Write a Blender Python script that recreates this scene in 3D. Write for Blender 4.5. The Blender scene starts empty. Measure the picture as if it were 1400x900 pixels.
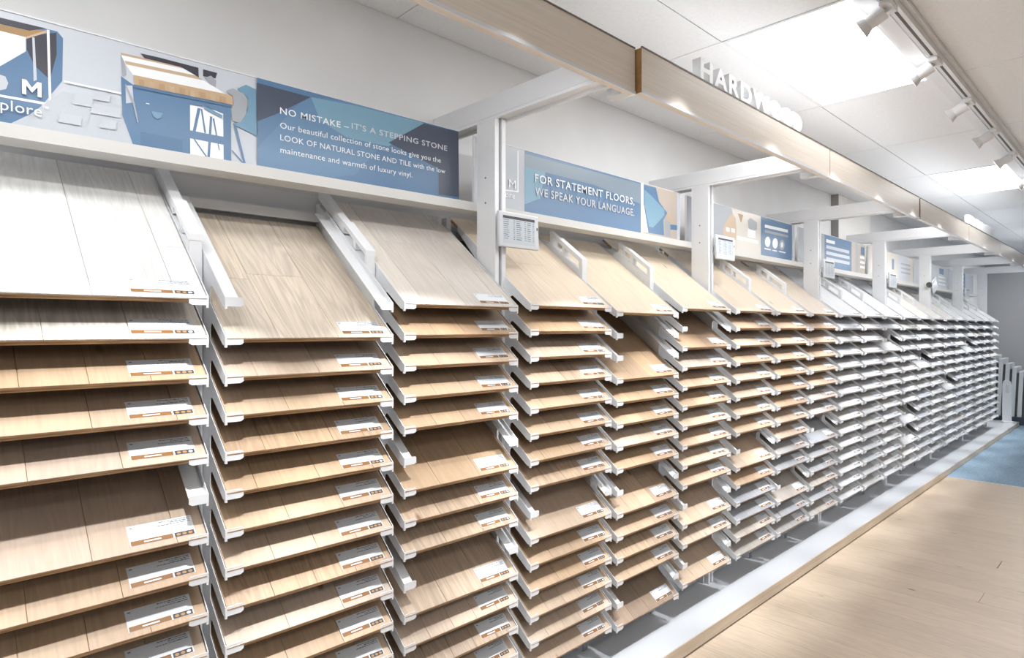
import bpy, bmesh, math, random
from mathutils import Vector, Matrix
rnd = random.Random(7)
C = bpy.context.scene.collection
SC = bpy.context.scene
U = 1.8            # module length in metres
CAMZ = 1.676

# ---------------------------------------------------------------- camera
cam = bpy.data.cameras.new('camera'); cam.sensor_width = 36; cam.lens = 850/1400*36
cam.clip_start = 0.02; cam.shift_y = -0.0007
camo = bpy.data.objects.new('camera', cam); C.objects.link(camo)
camo.location = (0, 0, CAMZ); camo.rotation_euler = (math.pi/2, 0, math.radians(46.2))
SC.camera = camo
# ---------------------------------------------------------------- world, exposure
w = bpy.data.worlds.new('world'); SC.world = w; w.use_nodes = True
w.node_tree.nodes['Background'].inputs[0].default_value = (1.0, 0.985, 0.96, 1)
w.node_tree.nodes['Background'].inputs[1].default_value = 0.10
vs = SC.view_settings
vs.view_transform = 'Standard'; vs.look = 'None'; vs.gamma = 1; vs.use_curve_mapping = False
vs.exposure = 0.60
PANEL_STRENGTH = 8.0
SPOT_POWER = 120.0
LED_POWER = 3.6
UP_POWER = 1.15
TRACK_X = -0.79
# track spotlights: one lamp in every head, aimed at the racks
HEAD_Y = [-0.5, 0.4, 1.25, 2.1, 2.92, 3.70, 4.50, 5.30, 6.1, 7.15, 8.0, 8.9, 9.8, 10.7, 11.6, 12.5]
for hy in HEAD_Y:
    L = bpy.data.lights.new('track_spot_lamp', 'SPOT'); L.energy = SPOT_POWER
    L.spot_size = math.radians(37); L.spot_blend = 0.6; L.shadow_soft_size = 0.035
    L.color = (0.95, 0.975, 1.0)
    lo = bpy.data.objects.new('track_spot_lamp', L); C.objects.link(lo)
    lo.location = (TRACK_X-0.118, hy-0.02, CAMZ+1.25)
    lo.rotation_euler = Vector((-0.42, 0.02, -1.0)).to_track_quat('-Z', 'Y').to_euler()

# slim led strips behind the header fascia, one per rack, washing the boards
for k in range(-1, 7):
    L = bpy.data.lights.new('led_strip_lamp', 'AREA'); L.shape = 'RECTANGLE'; L.size = 1.66; L.size_y = 0.03
    L.energy = LED_POWER; L.color = (0.97, 0.985, 1.0); L.spread = math.radians(170)
    lo = bpy.data.objects.new('led_strip_lamp', L); C.objects.link(lo)
    lo.location = (-0.742*U, (k+.52)*U, CAMZ+.478*U)
    d = Vector((-0.75, 0, -1.0)).normalized(); yv = Vector((0, 1, 0)); zv = -d; xv = yv.cross(zv)
    lo.rotation_euler = Matrix((yv, zv.cross(yv), zv)).transposed().to_euler()
    L2 = bpy.data.lights.new('led_uplight_lamp', 'AREA'); L2.shape = 'RECTANGLE'; L2.size = 1.60; L2.size_y = 0.05
    L2.energy = UP_POWER; L2.color = (0.93, 0.97, 1.0)
    l2 = bpy.data.objects.new('led_uplight_lamp', L2); C.objects.link(l2)
    l2.location = (-0.775*U, (k+.52)*U, CAMZ+.532*U)
    l2.rotation_euler = Matrix(((0, 1, 0), (1, 0, 0), (0, 0, -1))).transposed().to_euler()

# ---------------------------------------------------------------- materials
def mat(name, col, rough=0.5, metal=0.0, emit=None, spec=None):
    m = bpy.data.materials.new(name); m.use_nodes = True
    b = m.node_tree.nodes['Principled BSDF']
    b.inputs['Base Color'].default_value = (*col, 1)
    b.inputs['Roughness'].default_value = rough
    b.inputs['Metallic'].default_value = metal
    if spec is not None: b.inputs['Specular IOR Level'].default_value = spec
    if emit: 
        b.inputs['Emission Color'].default_value = (*emit[0], 1); b.inputs['Emission Strength'].default_value = emit[1]
    return m
def nodes(m): return m.node_tree.nodes, m.node_tree.links, m.node_tree.nodes['Principled BSDF']
def noise_mat(name, c0, c1, scale, rough=0.5, stretch=(1,1,1), bump=0.0, detail=4, spec=None, lo=.35, hi=.65):
    m = mat(name, c0, rough, spec=spec); n, l, b = nodes(m)
    tc = n.new('ShaderNodeTexCoord'); mp = n.new('ShaderNodeMapping'); mp.inputs['Scale'].default_value = stretch
    nz = n.new('ShaderNodeTexNoise'); nz.inputs['Scale'].default_value = scale; nz.inputs['Detail'].default_value = detail
    cr = n.new('ShaderNodeValToRGB'); cr.color_ramp.elements[0].color = (*c0,1); cr.color_ramp.elements[1].color = (*c1,1)
    cr.color_ramp.elements[0].position = lo; cr.color_ramp.elements[1].position = hi
    l.new(tc.outputs['Object'], mp.inputs[0]); l.new(mp.outputs[0], nz.inputs['Vector'])
    l.new(nz.outputs['Fac'], cr.inputs[0]); l.new(cr.outputs[0], b.inputs['Base Color'])
    if bump:
        bp = n.new('ShaderNodeBump'); bp.inputs['Strength'].default_value = bump; bp.inputs['Distance'].default_value = 0.002
        l.new(nz.outputs['Fac'], bp.inputs['Height']); l.new(bp.outputs[0], b.inputs['Normal'])
    return m
def wood_mat(name, rough=0.42, along=0, fig=0.20, fine=0.12, knots=True):
    """oak grain; its tint is the object's own colour, the figure is shifted per object"""
    m = mat(name, (.6,.5,.4), rough); n, l, b = nodes(m)
    tc = n.new('ShaderNodeTexCoord'); oi = n.new('ShaderNodeObjectInfo')
    mul = n.new('ShaderNodeMath'); mul.operation = 'MULTIPLY'; mul.inputs[1].default_value = 37.0
    l.new(oi.outputs['Random'], mul.inputs[0])
    add = n.new('ShaderNodeVectorMath'); add.operation = 'ADD'
    l.new(tc.outputs['Object'], add.inputs[0]); l.new(mul.outputs[0], add.inputs[1])
    def mapped(sc):
        mp = n.new('ShaderNodeMapping'); mp.inputs['Scale'].default_value = sc; l.new(add.outputs[0], mp.inputs[0]); return mp
    s1 = [14.0, 14.0, 14.0]; s1[along] = 1.6
    s2 = [160.0, 160.0, 160.0]; s2[along] = 5.0
    n1 = n.new('ShaderNodeTexNoise'); n1.inputs['Scale'].default_value = 1.0; n1.inputs['Detail'].default_value = 3
    n1.inputs['Distortion'].default_value = 0.6
    l.new(mapped(s1).outputs[0], n1.inputs['Vector'])
    ring = n.new('ShaderNodeMath'); ring.operation = 'MULTIPLY'; ring.inputs[1].default_value = 9.0; l.new(n1.outputs['Fac'], ring.inputs[0])
    fr = n.new('ShaderNodeMath'); fr.operation = 'PINGPONG'; fr.inputs[1].default_value = 0.5; l.new(ring.outputs[0], fr.inputs[0])
    n2 = n.new('ShaderNodeTexNoise'); n2.inputs['Scale'].default_value = 1.0; n2.inputs['Detail'].default_value = 4
    l.new(mapped(s2).outputs[0], n2.inputs['Vector'])
    a = n.new('ShaderNodeMath'); a.operation = 'MULTIPLY_ADD'; a.inputs[1].default_value = fig; a.inputs[2].default_value = 1-fig*0.5
    l.new(fr.outputs[0], a.inputs[0])
    c = n.new('ShaderNodeMath'); c.operation = 'MULTIPLY_ADD'; c.inputs[1].default_value = fine*2; c.inputs[2].default_value = -fine
    l.new(n2.outputs['Fac'], c.inputs[0])
    s = n.new('ShaderNodeMath'); s.operation = 'ADD'; l.new(a.outputs[0], s.inputs[0]); l.new(c.outputs[0], s.inputs[1])
    vm = n.new('ShaderNodeVectorMath'); vm.operation = 'SCALE'
    l.new(oi.outputs['Color'], vm.inputs[0]); l.new(s.outputs[0], vm.inputs['Scale'])
    out = vm.outputs[0]
    if knots:
        vo = n.new('ShaderNodeTexVoronoi'); vo.inputs['Scale'].default_value = 1.0
        sk = [5.0, 5.0, 5.0]; sk[along] = 2.4
        l.new(mapped(sk).outputs[0], vo.inputs['Vector'])
        kr = n.new('ShaderNodeValToRGB'); kr.color_ramp.elements[0].position = 0.03; kr.color_ramp.elements[1].position = 0.075
        kr.color_ramp.elements[0].color = (.45,.36,.28,1); kr.color_ramp.elements[1].color = (1,1,1,1)
        l.new(vo.outputs['Distance'], kr.inputs[0])
        v2 = n.new('ShaderNodeVectorMath'); v2.operation = 'MULTIPLY'; l.new(out, v2.inputs[0]); l.new(kr.outputs[0], v2.inputs[1]); out = v2.outputs[0]
    l.new(out, b.inputs['Base Color'])
    return m
M = {}
M['white'] = mat('white_powder_coat', (.79,.80,.82), .38)
M['white2'] = mat('white_gloss_laminate', (.64,.66,.69), .25)
M['rail'] = mat('light_grey_rail', (.60,.59,.57), .45)
M['wall'] = noise_mat('wall_paint', (.74,.74,.74), (.78,.78,.78), 3, .6)
M['wall_grey'] = mat('grey_wall_paint', (.47,.47,.48), .7)
M['pil'] = mat('pale_paint', (.72,.70,.67), .6)
M['pilshade'] = mat('grey_paint', (.33,.32,.31), .6)  # darker grey stands in for shade on the pilaster's near side
M['tile'] = noise_mat('ceiling_tile', (.83,.84,.86), (.87,.88,.90), 60, .8, bump=.15)
M['tilegap'] = mat('ceiling_grid', (.45,.46,.47), .7)
M['diff'] = mat('light_diffuser', (.9,.9,.9), .5, emit=((.97,.985,1), PANEL_STRENGTH))
M['wood'] = wood_mat('oak_plank')
M['wood_strong'] = wood_mat('oak_plank_bold_grain', fig=.42, fine=.20)
M['floorw'] = wood_mat('floor_oak', rough=.30, along=0, fig=.24, fine=.10)
M['lam'] = noise_mat('header_laminate', (.71,.635,.555), (.80,.73,.655), 1.0, .30, stretch=(40,2,140), lo=.3, hi=.7)
M['lamend'] = noise_mat('laminate_brown_edge', (.30,.16,.05), (.40,.23,.09), 20, .5)
M['trim'] = mat('aluminium_trim', (.72,.74,.78), .3, .3)
M['darktrim'] = mat('dark_trim', (.16,.13,.11), .5)
M['edge'] = noise_mat('plinth_wood_edge', (.50,.405,.30), (.60,.50,.39), 1.0, .45, stretch=(30,3,60))
M['shadowgap'] = mat('brown_toe_strip', (.16,.09,.04), .6)  # at the plinth base, dark brown carries the shade of the shadow gap
M['carpet'] = noise_mat('blue_carpet', (.16,.24,.32), (.28,.38,.47), 90, .9)
M['groove'] = mat('track_groove', (.08,.075,.07), .5)
M['ply'] = None
m = mat('plywood_edge', (.4,.25,.12), .6); n, l, b = nodes(m)
tc = n.new('ShaderNodeTexCoord'); mp = n.new('ShaderNodeMapping'); mp.inputs['Scale'].default_value = (6, 6, 330)
nz = n.new('ShaderNodeTexNoise'); nz.inputs['Scale'].default_value = 1; nz.inputs['Detail'].default_value = 3
cr = n.new('ShaderNodeValToRGB'); cr.color_ramp.elements[0].color = (.24,.12,.045,1); cr.color_ramp.elements[1].color = (.60,.40,.22,1)
cr.color_ramp.elements[0].position = .38; cr.color_ramp.elements[1].position = .62
l.new(tc.outputs['Object'], mp.inputs[0]); l.new(mp.outputs[0], nz.inputs['Vector']); l.new(nz.outputs['Fac'], cr.inputs[0]); l.new(cr.outputs[0], b.inputs['Base Color'])
M['ply'] = m
M['under'] = mat('dark_underlay', (.06,.025,.01), .7)  # board undersides coloured near black to deepen the shade in the gaps
M['underpale'] = mat('dark_backing', (.09,.06,.05), .7)  # same painted-in gap shade for the undersides of the grey boards
M['corepale'] = mat('grey_vinyl_core', (.62,.63,.65), .6)
M['card'] = mat('white_card', (.74,.765,.80), .4)
M['brownprint'] = mat('brown_print', (.24,.105,.025), .5)
M['darkprint'] = mat('dark_print', (.05,.045,.05), .5)
M['greyprint'] = mat('grey_print', (.25,.27,.30), .5)
M['orange'] = mat('orange_print', (.42,.22,.08), .5)
PR = dict(pale=(.52,.55,.60), white=(.80,.82,.84), blue=(.085,.175,.31), blue2=(.07,.15,.27), blue3=(.105,.21,.35), ink=(.04,.04,.055),
          ink2=(.055,.07,.11), oak=(.34,.21,.09), oakprint=(.50,.35,.21), tan=(.50,.37,.25), floorgray=(.47,.50,.54), steel=(.33,.35,.38),
          sky=(.14,.28,.40), sky2=(.17,.32,.43), steelblue=(.20,.26,.32), woodgrey=(.42,.45,.48), floorwood=(.44,.38,.32), cream=(.60,.56,.50),
          label=(.58,.60,.63), floorlight=(.495,.525,.565), oak2=(.43,.29,.165))
def pm(k):
    key = 'print_'+k
    if key not in M: M[key] = mat(key, PR[k], .32)
    return M[key]

# ---------------------------------------------------------------- mesh helpers
class MB:
    def __init__(s): s.v = []; s.f = []; s.m = []; s.mats = []
    def mi(s, m):
        if m not in s.mats: s.mats.append(m)
        return s.mats.index(m)
    def face(s, pts, m=0):
        i = len(s.v); s.v += [tuple(p) for p in pts]; s.f.append(tuple(range(i, i+len(pts)))); s.m.append(m); return s
    def box(s, x0, x1, y0, y1, z0, z1, m=0):
        i = len(s.v)
        s.v += [(x0,y0,z0),(x1,y0,z0),(x1,y1,z0),(x0,y1,z0),(x0,y0,z1),(x1,y0,z1),(x1,y1,z1),(x0,y1,z1)]
        for f in ((0,3,2,1),(4,5,6,7),(0,1,5,4),(1,2,6,5),(2,3,7,6),(3,0,4,7)):
            s.f.append(tuple(i+k for k in f)); s.m.append(m)
        return s
    def prism(s, pts, a, b, axis='y', m=0):
        """pts in the two other axes, extruded from a to b along axis"""
        i = len(s.v); n = len(pts)
        def mk(p, t): return (p[0], t, p[1]) if axis == 'y' else ((t, p[0], p[1]) if axis == 'x' else (p[0], p[1], t))
        s.v += [mk(p, a) for p in pts] + [mk(p, b) for p in pts]
        s.f.append(tuple(range(i, i+n))); s.m.append(m)
        s.f.append(tuple(range(i+2*n-1, i+n-1, -1))); s.m.append(m)
        for k in range(n):
            j = (k+1) % n
            s.f.append((i+k, i+n+k, i+n+j, i+j)); s.m.append(m)
        return s
    def cyl(s, p0, p1, r0, r1, n=14, m=0):
        p0 = Vector(p0); p1 = Vector(p1); d = (p1-p0).normalized()
        u = d.orthogonal().normalized(); w_ = d.cross(u); i = len(s.v)
        for p, r in ((p0, r0), (p1, r1)):
            for k in range(n):
                a = 2*math.pi*k/n; s.v.append(tuple(p+u*math.cos(a)*r+w_*math.sin(a)*r))
        for k in range(n):
            j = (k+1) % n; s.f.append((i+k, i+j, i+n+j, i+n+k)); s.m.append(m)
        s.f.append(tuple(i+k for k in reversed(range(n)))); s.m.append(m)
        s.f.append(tuple(i+n+k for k in range(n))); s.m.append(m)
        return s
    def mesh(s, name, mats, fix=True):
        me = bpy.data.meshes.new(name); me.from_pydata(s.v, [], s.f)
        for q in (mats if isinstance(mats, (list, tuple)) else [mats]): me.materials.append(q)
        me.polygons.foreach_set('material_index', s.m)
        if fix:
            b = bmesh.new(); b.from_mesh(me); bmesh.ops.recalc_face_normals(b, faces=b.faces); b.to_mesh(me); b.free()
        me.update(); return me
def link(name, me, parent=None, loc=(0,0,0), rot=(0,0,0)):
    o = bpy.data.objects.new(name, me); C.objects.link(o)
    if parent: o.parent = parent
    o.location = loc; o.rotation_euler = rot; return o
def tag(o, label, cat, group=None):
    o['label'] = label; o['category'] = cat
    if group: o['group'] = group
    return o
def thing(name, label, cat, loc=(0,0,0), group=None, rot=(0,0,0)):
    return tag(link(name, None, None, loc, rot), label, cat, group)
def struct(name, me, loc=(0,0,0)):
    o = link(name, me, None, loc); o['kind'] = 'structure'; return o
def bevel(me, w_, seg=2):
    b = bmesh.new(); b.from_mesh(me)
    bmesh.ops.remove_doubles(b, verts=b.verts, dist=1e-5)
    bmesh.ops.bevel(b, geom=[e for e in b.edges if e.calc_face_angle(0) > .6], offset=w_, segments=seg, affect='EDGES', profile=.6)
    b.to_mesh(me); b.free(); return me
def text_mesh(s, size=1.0, ext=0.0, off=0.0, name='lettering', sp=1.04):
    cu = bpy.data.curves.new(name, 'FONT'); cu.body = s; cu.size = size; cu.extrude = ext; cu.offset = off; cu.resolution_u = 3; cu.space_character = sp
    o = bpy.data.objects.new('tmp', cu); C.objects.link(o)
    dg = bpy.context.evaluated_depsgraph_get(); me = bpy.data.meshes.new_from_object(o.evaluated_get(dg))
    bpy.data.objects.remove(o); bpy.data.curves.remove(cu); me.name = name; return me
def fit_text(s, y0, y1, z0, cap, m, x=0.0, depth=0.0, off=0.0, right=False, caph=None):
    """text lying in the YZ plane facing +X: x runs to +Y, cap height given; stretched to y0..y1"""
    me = text_mesh(s, 1.0, 0.0, off, 'lettering', 1.04+off*6)
    xs = [v.co.x for v in me.vertices]; ref = 0.729
    sy = cap/ref; lo, hi = min(xs), max(xs)
    sx = (y1-y0)/(hi-lo) if y0 is not None else sy
    base = y0 if y0 is not None else y1-(hi-lo)*sx
    for v in me.vertices:
        a, b_ = v.co.x, v.co.y
        v.co = (x, base+(a-lo)*sx, z0+b_*sy)
    me.materials.clear(); me.materials.append(m); return me
ART = [
(0,'pale',[(0.297,0.282),(0.438,0.277),(0.838,0.282),(0.838,0.193),(0.438,0.151),(0.3,0.15)]),
(0,'blue',[(0.047,0),(0.047,0.28),(0.287,0.286),(0.3,0.271),(0.297,0.151),(0.274,0.112),(0.21,0)]),
(0,'ink',[(0.219,0.252),(0.285,0.282),(0.285,0.221),(0.269,0.147),(0.235,0.177),(0.219,0.216)]),
(0,'white',[(0.047,0.247),(0.161,0.248),(0.217,0.248),(0.217,0.21),(0.161,0.153),(0.047,0.037)]),
(0,'oak',[(0.047,0.265),(0.161,0.266),(0.225,0.272),(0.262,0.281),(0.217,0.248),(0.161,0.248),(0.047,0.247)]),
(0,'ink',[(0.047,0.28),(0.161,0.283),(0.261,0.286),(0.225,0.268),(0.161,0.266),(0.047,0.265)]),
(0,'tan',[(0.217,0.249),(0.262,0.281),(0.262,0.274),(0.217,0.243)]),
(0,'pale',[(0.231,0.252),(0.236,0.253),(0.24,0.139),(0.233,0.133)]),
(0,'pale',[(0.161,0.132),(0.173,0.13),(0.179,0.114),(0.174,0.097),(0.161,0.09),(0.143,0.092),(0.134,0.109),(0.143,0.129)]),
(0,'white',[(0.263,0.283),(0.269,0.284),(0.272,0.076),(0.266,0.077)]),
(0,'white',[(0.047,0.077),(0.27,0.082),(0.271,0.075),(0.047,0.071)]),
(0,'floorgray',[(0.298,0.123),(0.442,0.116),(0.47,0),(0.173,0),(0.223,0.04)]),
(0,'white',[(0.438,0.269),(0.604,0.275),(0.739,0.224),(0.472,0.213),(0.451,0.24)]),
(0,'tan',[(0.438,0.272),(0.599,0.277),(0.608,0.272),(0.44,0.265)]),
(0,'tan',[(0.449,0.251),(0.644,0.26),(0.668,0.251),(0.452,0.241)]),
(0,'ink',[(0.49,0.285),(0.542,0.287),(0.653,0.287),(0.654,0.256),(0.637,0.263),(0.601,0.275),(0.501,0.273)]),
(0,'ink',[(0.667,0.286),(0.71,0.286),(0.705,0.267),(0.667,0.264)]),
(0,'steel',[(0.672,0.261),(0.691,0.272),(0.707,0.261),(0.705,0.238),(0.688,0.243)]),
(0,'steel',[(0.438,0.266),(0.449,0.246),(0.453,0.21),(0.442,0.203)]),
(0,'blue',[(0.439,0.202),(0.472,0.184),(0.482,0),(0.47,0),(0.441,0.088)]),
(0,'pale',[(0.45,0.178),(0.468,0.182),(0.471,0.133),(0.451,0.125)]),
(0,'oakprint',[(0.471,0.215),(0.758,0.225),(0.76,0.192),(0.478,0.185),(0.472,0.193)]),
(0,'blue',[(0.482,0),(0.471,0.186),(0.627,0.188),(0.626,0)]),
(0,'blue2',[(0.488,0),(0.488,0.049),(0.604,0.048),(0.604,0)]),
(0,'white',[(0.626,0),(0.627,0.163),(0.727,0.162),(0.727,0.0),(0.714,0)]),
(0,'blue',[(0.626,0.188),(0.752,0.19),(0.752,0.158),(0.727,0.157),(0.672,0.169),(0.626,0.162)]),
(0,'blue',[(0.728,0),(0.727,0.188),(0.752,0.189),(0.751,0)]),
(0,'blue',[(0.626,0.082),(0.728,0.082),(0.728,0.056),(0.626,0.057)]),
(0,'blue',[(0.649,0.158),(0.658,0.158),(0.642,0.078),(0.633,0.078)]),
(0,'blue',[(0.658,0.158),(0.663,0.157),(0.674,0.083),(0.668,0.083)]),
(0,'blue',[(0.676,0),(0.686,0.14),(0.693,0.14),(0.684,0)]),
(0,'blue',[(0.694,0.134),(0.699,0.136),(0.715,0.036),(0.712,0.035)]),
(0,'blue',[(0.792,0),(0.758,0.134),(0.767,0.135),(0.799,0.001),(0.795,0)]),
(0,'blue',[(0.776,0),(0.791,0.001),(0.791,0)]),
(0,'blue',[(0.635,0.057),(0.639,0.058),(0.679,0.004),(0.675,0.002)]),
(0,'blue',[(0.752,0.043),(0.756,0.043),(0.791,0.008),(0.787,0.007)]),
(0,'sky',[(0.801,0.271),(0.835,0.264),(0.835,0.107),(0.763,0.128),(0.804,0.181),(0.809,0.224),(0.773,0.251)]),
(0,'steel',[(0.736,0.233),(0.758,0.248),(0.793,0.24),(0.806,0.218),(0.801,0.175),(0.781,0.14),(0.758,0.139),(0.751,0.173),(0.761,0.196),(0.76,0.221)]),
(0,'pale',[(0.203,0),(0.297,0.143),(0.298,0.143),(0.204,0)]),
(0,'pale',[(0.341,0.142),(0.342,0.143),(0.266,0.007),(0.264,0.006)]),
(0,'pale',[(0.384,0.141),(0.385,0.141),(0.343,0.018),(0.341,0.017)]),
(0,'pale',[(0.42,0.138),(0.421,0.138),(0.407,0.019),(0.405,0.019)]),
(0,'floorlight',[(0.327,0.126),(0.369,0.127),(0.366,0.093),(0.319,0.091)]),
(0,'floorlight',[(0.369,0.104),(0.438,0.105),(0.435,0.078),(0.36,0.076)]),
(0,'floorlight',[(0.376,0.139),(0.412,0.14),(0.409,0.118),(0.367,0.116)]),
(0,'floorlight',[(0.294,0.06),(0.341,0.06),(0.338,0.034),(0.285,0.034)]),
(0,'floorlight',[(0.391,0.067),(0.427,0.067),(0.423,0.04),(0.382,0.039)]),
(0,'white',[(0.3,0.152),(0.438,0.153),(0.438,0.148),(0.3,0.147)]),
(0,'blue2',[(0.471,0.186),(0.753,0.193),(0.753,0.184),(0.471,0.176)]),
(0,'sky',[(0.517,0.117),(0.549,0.118),(0.542,0.102),(0.532,0.096),(0.521,0.103)]),
(0,'white',[(0.503,0.138),(0.512,0.138),(0.512,0.136),(0.503,0.136)]),
(0,'white',[(0.542,0.004),(0.569,0.003),(0.569,0.001),(0.542,0.002)]),
(0,'steel',[(0.45,0.182),(0.472,0.134),(0.482,0.075),(0.479,0.074),(0.468,0.127),(0.448,0.177)]),
(0,'oak2',[(0.484,0.205),(0.498,0.205),(0.498,0.186),(0.484,0.186)]),
(0,'tan',[(0.511,0.205),(0.526,0.206),(0.526,0.187),(0.511,0.187)]),
(0,'oak2',[(0.539,0.206),(0.554,0.207),(0.554,0.187),(0.539,0.187)]),
(0,'tan',[(0.567,0.207),(0.582,0.207),(0.582,0.188),(0.567,0.188)]),
(0,'oak2',[(0.596,0.208),(0.612,0.208),(0.612,0.189),(0.596,0.189)]),
(0,'tan',[(0.626,0.209),(0.641,0.209),(0.641,0.189),(0.626,0.189)]),
(0,'oak2',[(0.656,0.21),(0.672,0.21),(0.672,0.19),(0.656,0.19)]),
(0,'tan',[(0.687,0.211),(0.703,0.211),(0.703,0.191),(0.687,0.191)]),
(0,'oak2',[(0.718,0.212),(0.735,0.212),(0.735,0.192),(0.718,0.192)]),
(0,'sky',[(0.667,0.168),(0.724,0.151),(0.722,0.141),(0.669,0.158)]),
(0,'blue',[(0.837,0),(1.71,0.0),(1.71,0.304),(0.837,0.304)]),
(0,'blue3',[(0.837,0.066),(1.008,0.283),(1.172,0.304),(1.522,0.304),(1.527,0.303),(1.319,0.163),(1.204,0.033),(1.096,0.007),(0.939,0.001),(0.837,0.0)]),
(0,'ink2',[(0.836,0.286),(1.03,0.285),(0.905,0.197),(0.836,0.155)]),
(0,'sky2',[(1.03,0.285),(1.204,0.297),(1.527,0.301),(1.354,0.17),(1.172,0.169),(1.066,0.208)]),
(0,'ink2',[(1.527,0.299),(1.71,0.301),(1.71,0.018),(1.6,0.014),(1.6,0.124),(1.354,0.185)]),
(1,'woodgrey',[(0.189,0),(0.315,0),(0.315,0.304),(0.189,0.304)]),
(1,'white',[(0.269,0.292),(0.275,0.292),(0.275,0.096),(0.269,0.097)]),
(1,'white',[(0.122,0.09),(0.275,0.1),(0.275,0.095),(0.122,0.085)]),
(1,'blue',[(0.316,0),(1.286,0),(1.286,0.304),(0.316,0.304)]),
(1,'steelblue',[(0.315,0.288),(1.294,0.297),(1.294,0.177),(0.866,0.221),(0.315,0.224)]),
(1,'sky2',[(0.315,0.224),(0.464,0.223),(0.423,0.086),(0.315,0.043)]),
(1,'white',[(1.288,0),(1.313,0),(1.313,0.304),(1.288,0.304)]),
(1,'floorwood',[(1.313,0),(1.683,0),(1.683,0.304),(1.313,0.304)]),
(1,'blue',[(1.314,0.298),(1.445,0.299),(1.48,0.22),(1.571,0.162),(1.525,0.111),(1.534,0.019),(1.363,0.017),(1.316,0.178)]),
(1,'sky2',[(1.32,0.27),(1.397,0.243),(1.539,0.178),(1.539,0.143),(1.414,0.054),(1.371,0.054),(1.325,0.174)]),
(1,'white',[(1.312,0.177),(1.316,0.178),(1.363,0.018),(1.308,0.017)]),
(1,'oakprint',[(1.562,0.156),(1.631,0.124),(1.612,0.112),(1.548,0.134)]),
(1,'blue',[(1.594,0.094),(1.683,0.099),(1.683,0.068),(1.603,0.062)]),
(1,'steel',[(1.539,0.133),(1.603,0.105),(1.608,0.019),(1.543,0.018)]),
(2,'steel',[(0,0.0),(0.612,0),(0.612,0.304),(0,0.304)]),
(2,'cream',[(0.612,0),(1.076,0),(1.076,0.304),(0.612,0.304)]),
(2,'steel',[(0.39,0.3),(0.612,0.3),(0.662,0.211),(0.483,0.113),(0.39,0.096)]),
(2,'tan',[(0.62,0.265),(0.67,0.244),(0.684,0.158),(0.678,0.082),(0.483,0.098),(0.491,0.16),(0.555,0.226)]),
(2,'white',[(0.528,0.161),(0.579,0.159),(0.579,0.131),(0.528,0.132)]),
(2,'white',[(0.604,0.161),(0.658,0.161),(0.658,0.133),(0.604,0.134)]),
(2,'oak',[(0.704,0.28),(0.789,0.279),(0.755,0.214)]),
(2,'steel',[(0.86,0.247),(0.904,0.273),(1.014,0.248),(1.014,0.194),(0.922,0.176),(0.869,0.195)]),
(2,'white',[(0.86,0.186),(0.986,0.183),(0.986,0.125),(0.86,0.124)]),
(2,'white',[(0.687,0.115),(1.032,0.113),(1.032,0.088),(0.687,0.091)]),
(2,'cream',[(0.678,0.078),(1.079,0.075),(1.079,0.033),(0.678,0.031)]),
(2,'blue',[(1.08,0),(1.657,0),(1.657,0.304),(1.08,0.304)]),
(2,'white',[(1.248,0.125),(1.243,0.107),(1.229,0.091),(1.21,0.081),(1.188,0.079),(1.168,0.085),(1.155,0.098),(1.15,0.116),(1.155,0.134),(1.168,0.149),(1.188,0.159),(1.21,0.162),(1.229,0.155),(1.243,0.142)]),
(2,'white',[(1.386,0.126),(1.381,0.107),(1.366,0.091),(1.346,0.081),(1.323,0.079),(1.303,0.085),(1.289,0.099),(1.284,0.116),(1.289,0.135),(1.303,0.151),(1.323,0.161),(1.346,0.163),(1.366,0.157),(1.381,0.144)]),
(2,'steel',[(1.516,0.126),(1.511,0.106),(1.496,0.09),(1.475,0.08),(1.451,0.078),(1.43,0.084),(1.416,0.098),(1.411,0.116),(1.416,0.135),(1.43,0.151),(1.451,0.161),(1.475,0.163),(1.496,0.157),(1.511,0.144)]),
(2,'white',[(1.488,0.123),(1.486,0.113),(1.479,0.104),(1.468,0.099),(1.457,0.098),(1.447,0.101),(1.44,0.109),(1.438,0.118),(1.44,0.129),(1.447,0.137),(1.457,0.143),(1.468,0.144),(1.479,0.14),(1.486,0.133)]),
(2,'white',[(1.141,0.068),(1.254,0.067),(1.254,0.058),(1.141,0.059)]),
(2,'white',[(1.284,0.066),(1.369,0.066),(1.369,0.058),(1.284,0.058)]),
(2,'white',[(1.406,0.068),(1.529,0.067),(1.529,0.058),(1.406,0.059)]),
(2,'white',[(1.146,0.25),(1.576,0.256),(1.581,0.231),(1.146,0.226)]),
(2,'steel',[(1.146,0.209),(1.581,0.211),(1.581,0.191),(1.146,0.188)]),
(2,'pale',[(1.664,0.297),(1.71,0.298),(1.71,0.015),(1.664,0.014)]),
(3,'steel',[(0,0),(0.59,0),(0.59,0.304),(0,0.304)]),
(3,'blue',[(0.59,0),(1.307,0),(1.307,0.304),(0.59,0.304)]),
(3,'floorwood',[(1.307,0),(1.71,0),(1.71,0.304),(1.307,0.304)]),
(3,'steel',[(1.42,0),(1.5,0),(1.5,0.304),(1.42,0.304)]),
(3,'white',[(0.63,0.235),(0.85,0.235),(0.85,0.265),(0.63,0.265)]),
(3,'pale',[(0.63,0.18),(1.24,0.18),(1.24,0.21000000000000002),(0.63,0.21000000000000002)]),
(3,'pale',[(0.63,0.12499999999999999),(1.25,0.12499999999999999),(1.25,0.15500000000000003),(0.63,0.15500000000000003)]),
(3,'pale',[(0.63,0.06999999999999998),(1.25,0.06999999999999998),(1.25,0.1),(0.63,0.1)]),
(3,'blue',[(1.58,0.2),(1.69,0.2),(1.69,0.28),(1.58,0.28)]),
(3,'white',[(1.56,0.16),(1.7,0.16),(1.7,0.185),(1.56,0.185)]),
(3,'white',[(1.56,0.11),(1.7,0.11),(1.7,0.135),(1.56,0.135)]),
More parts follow.
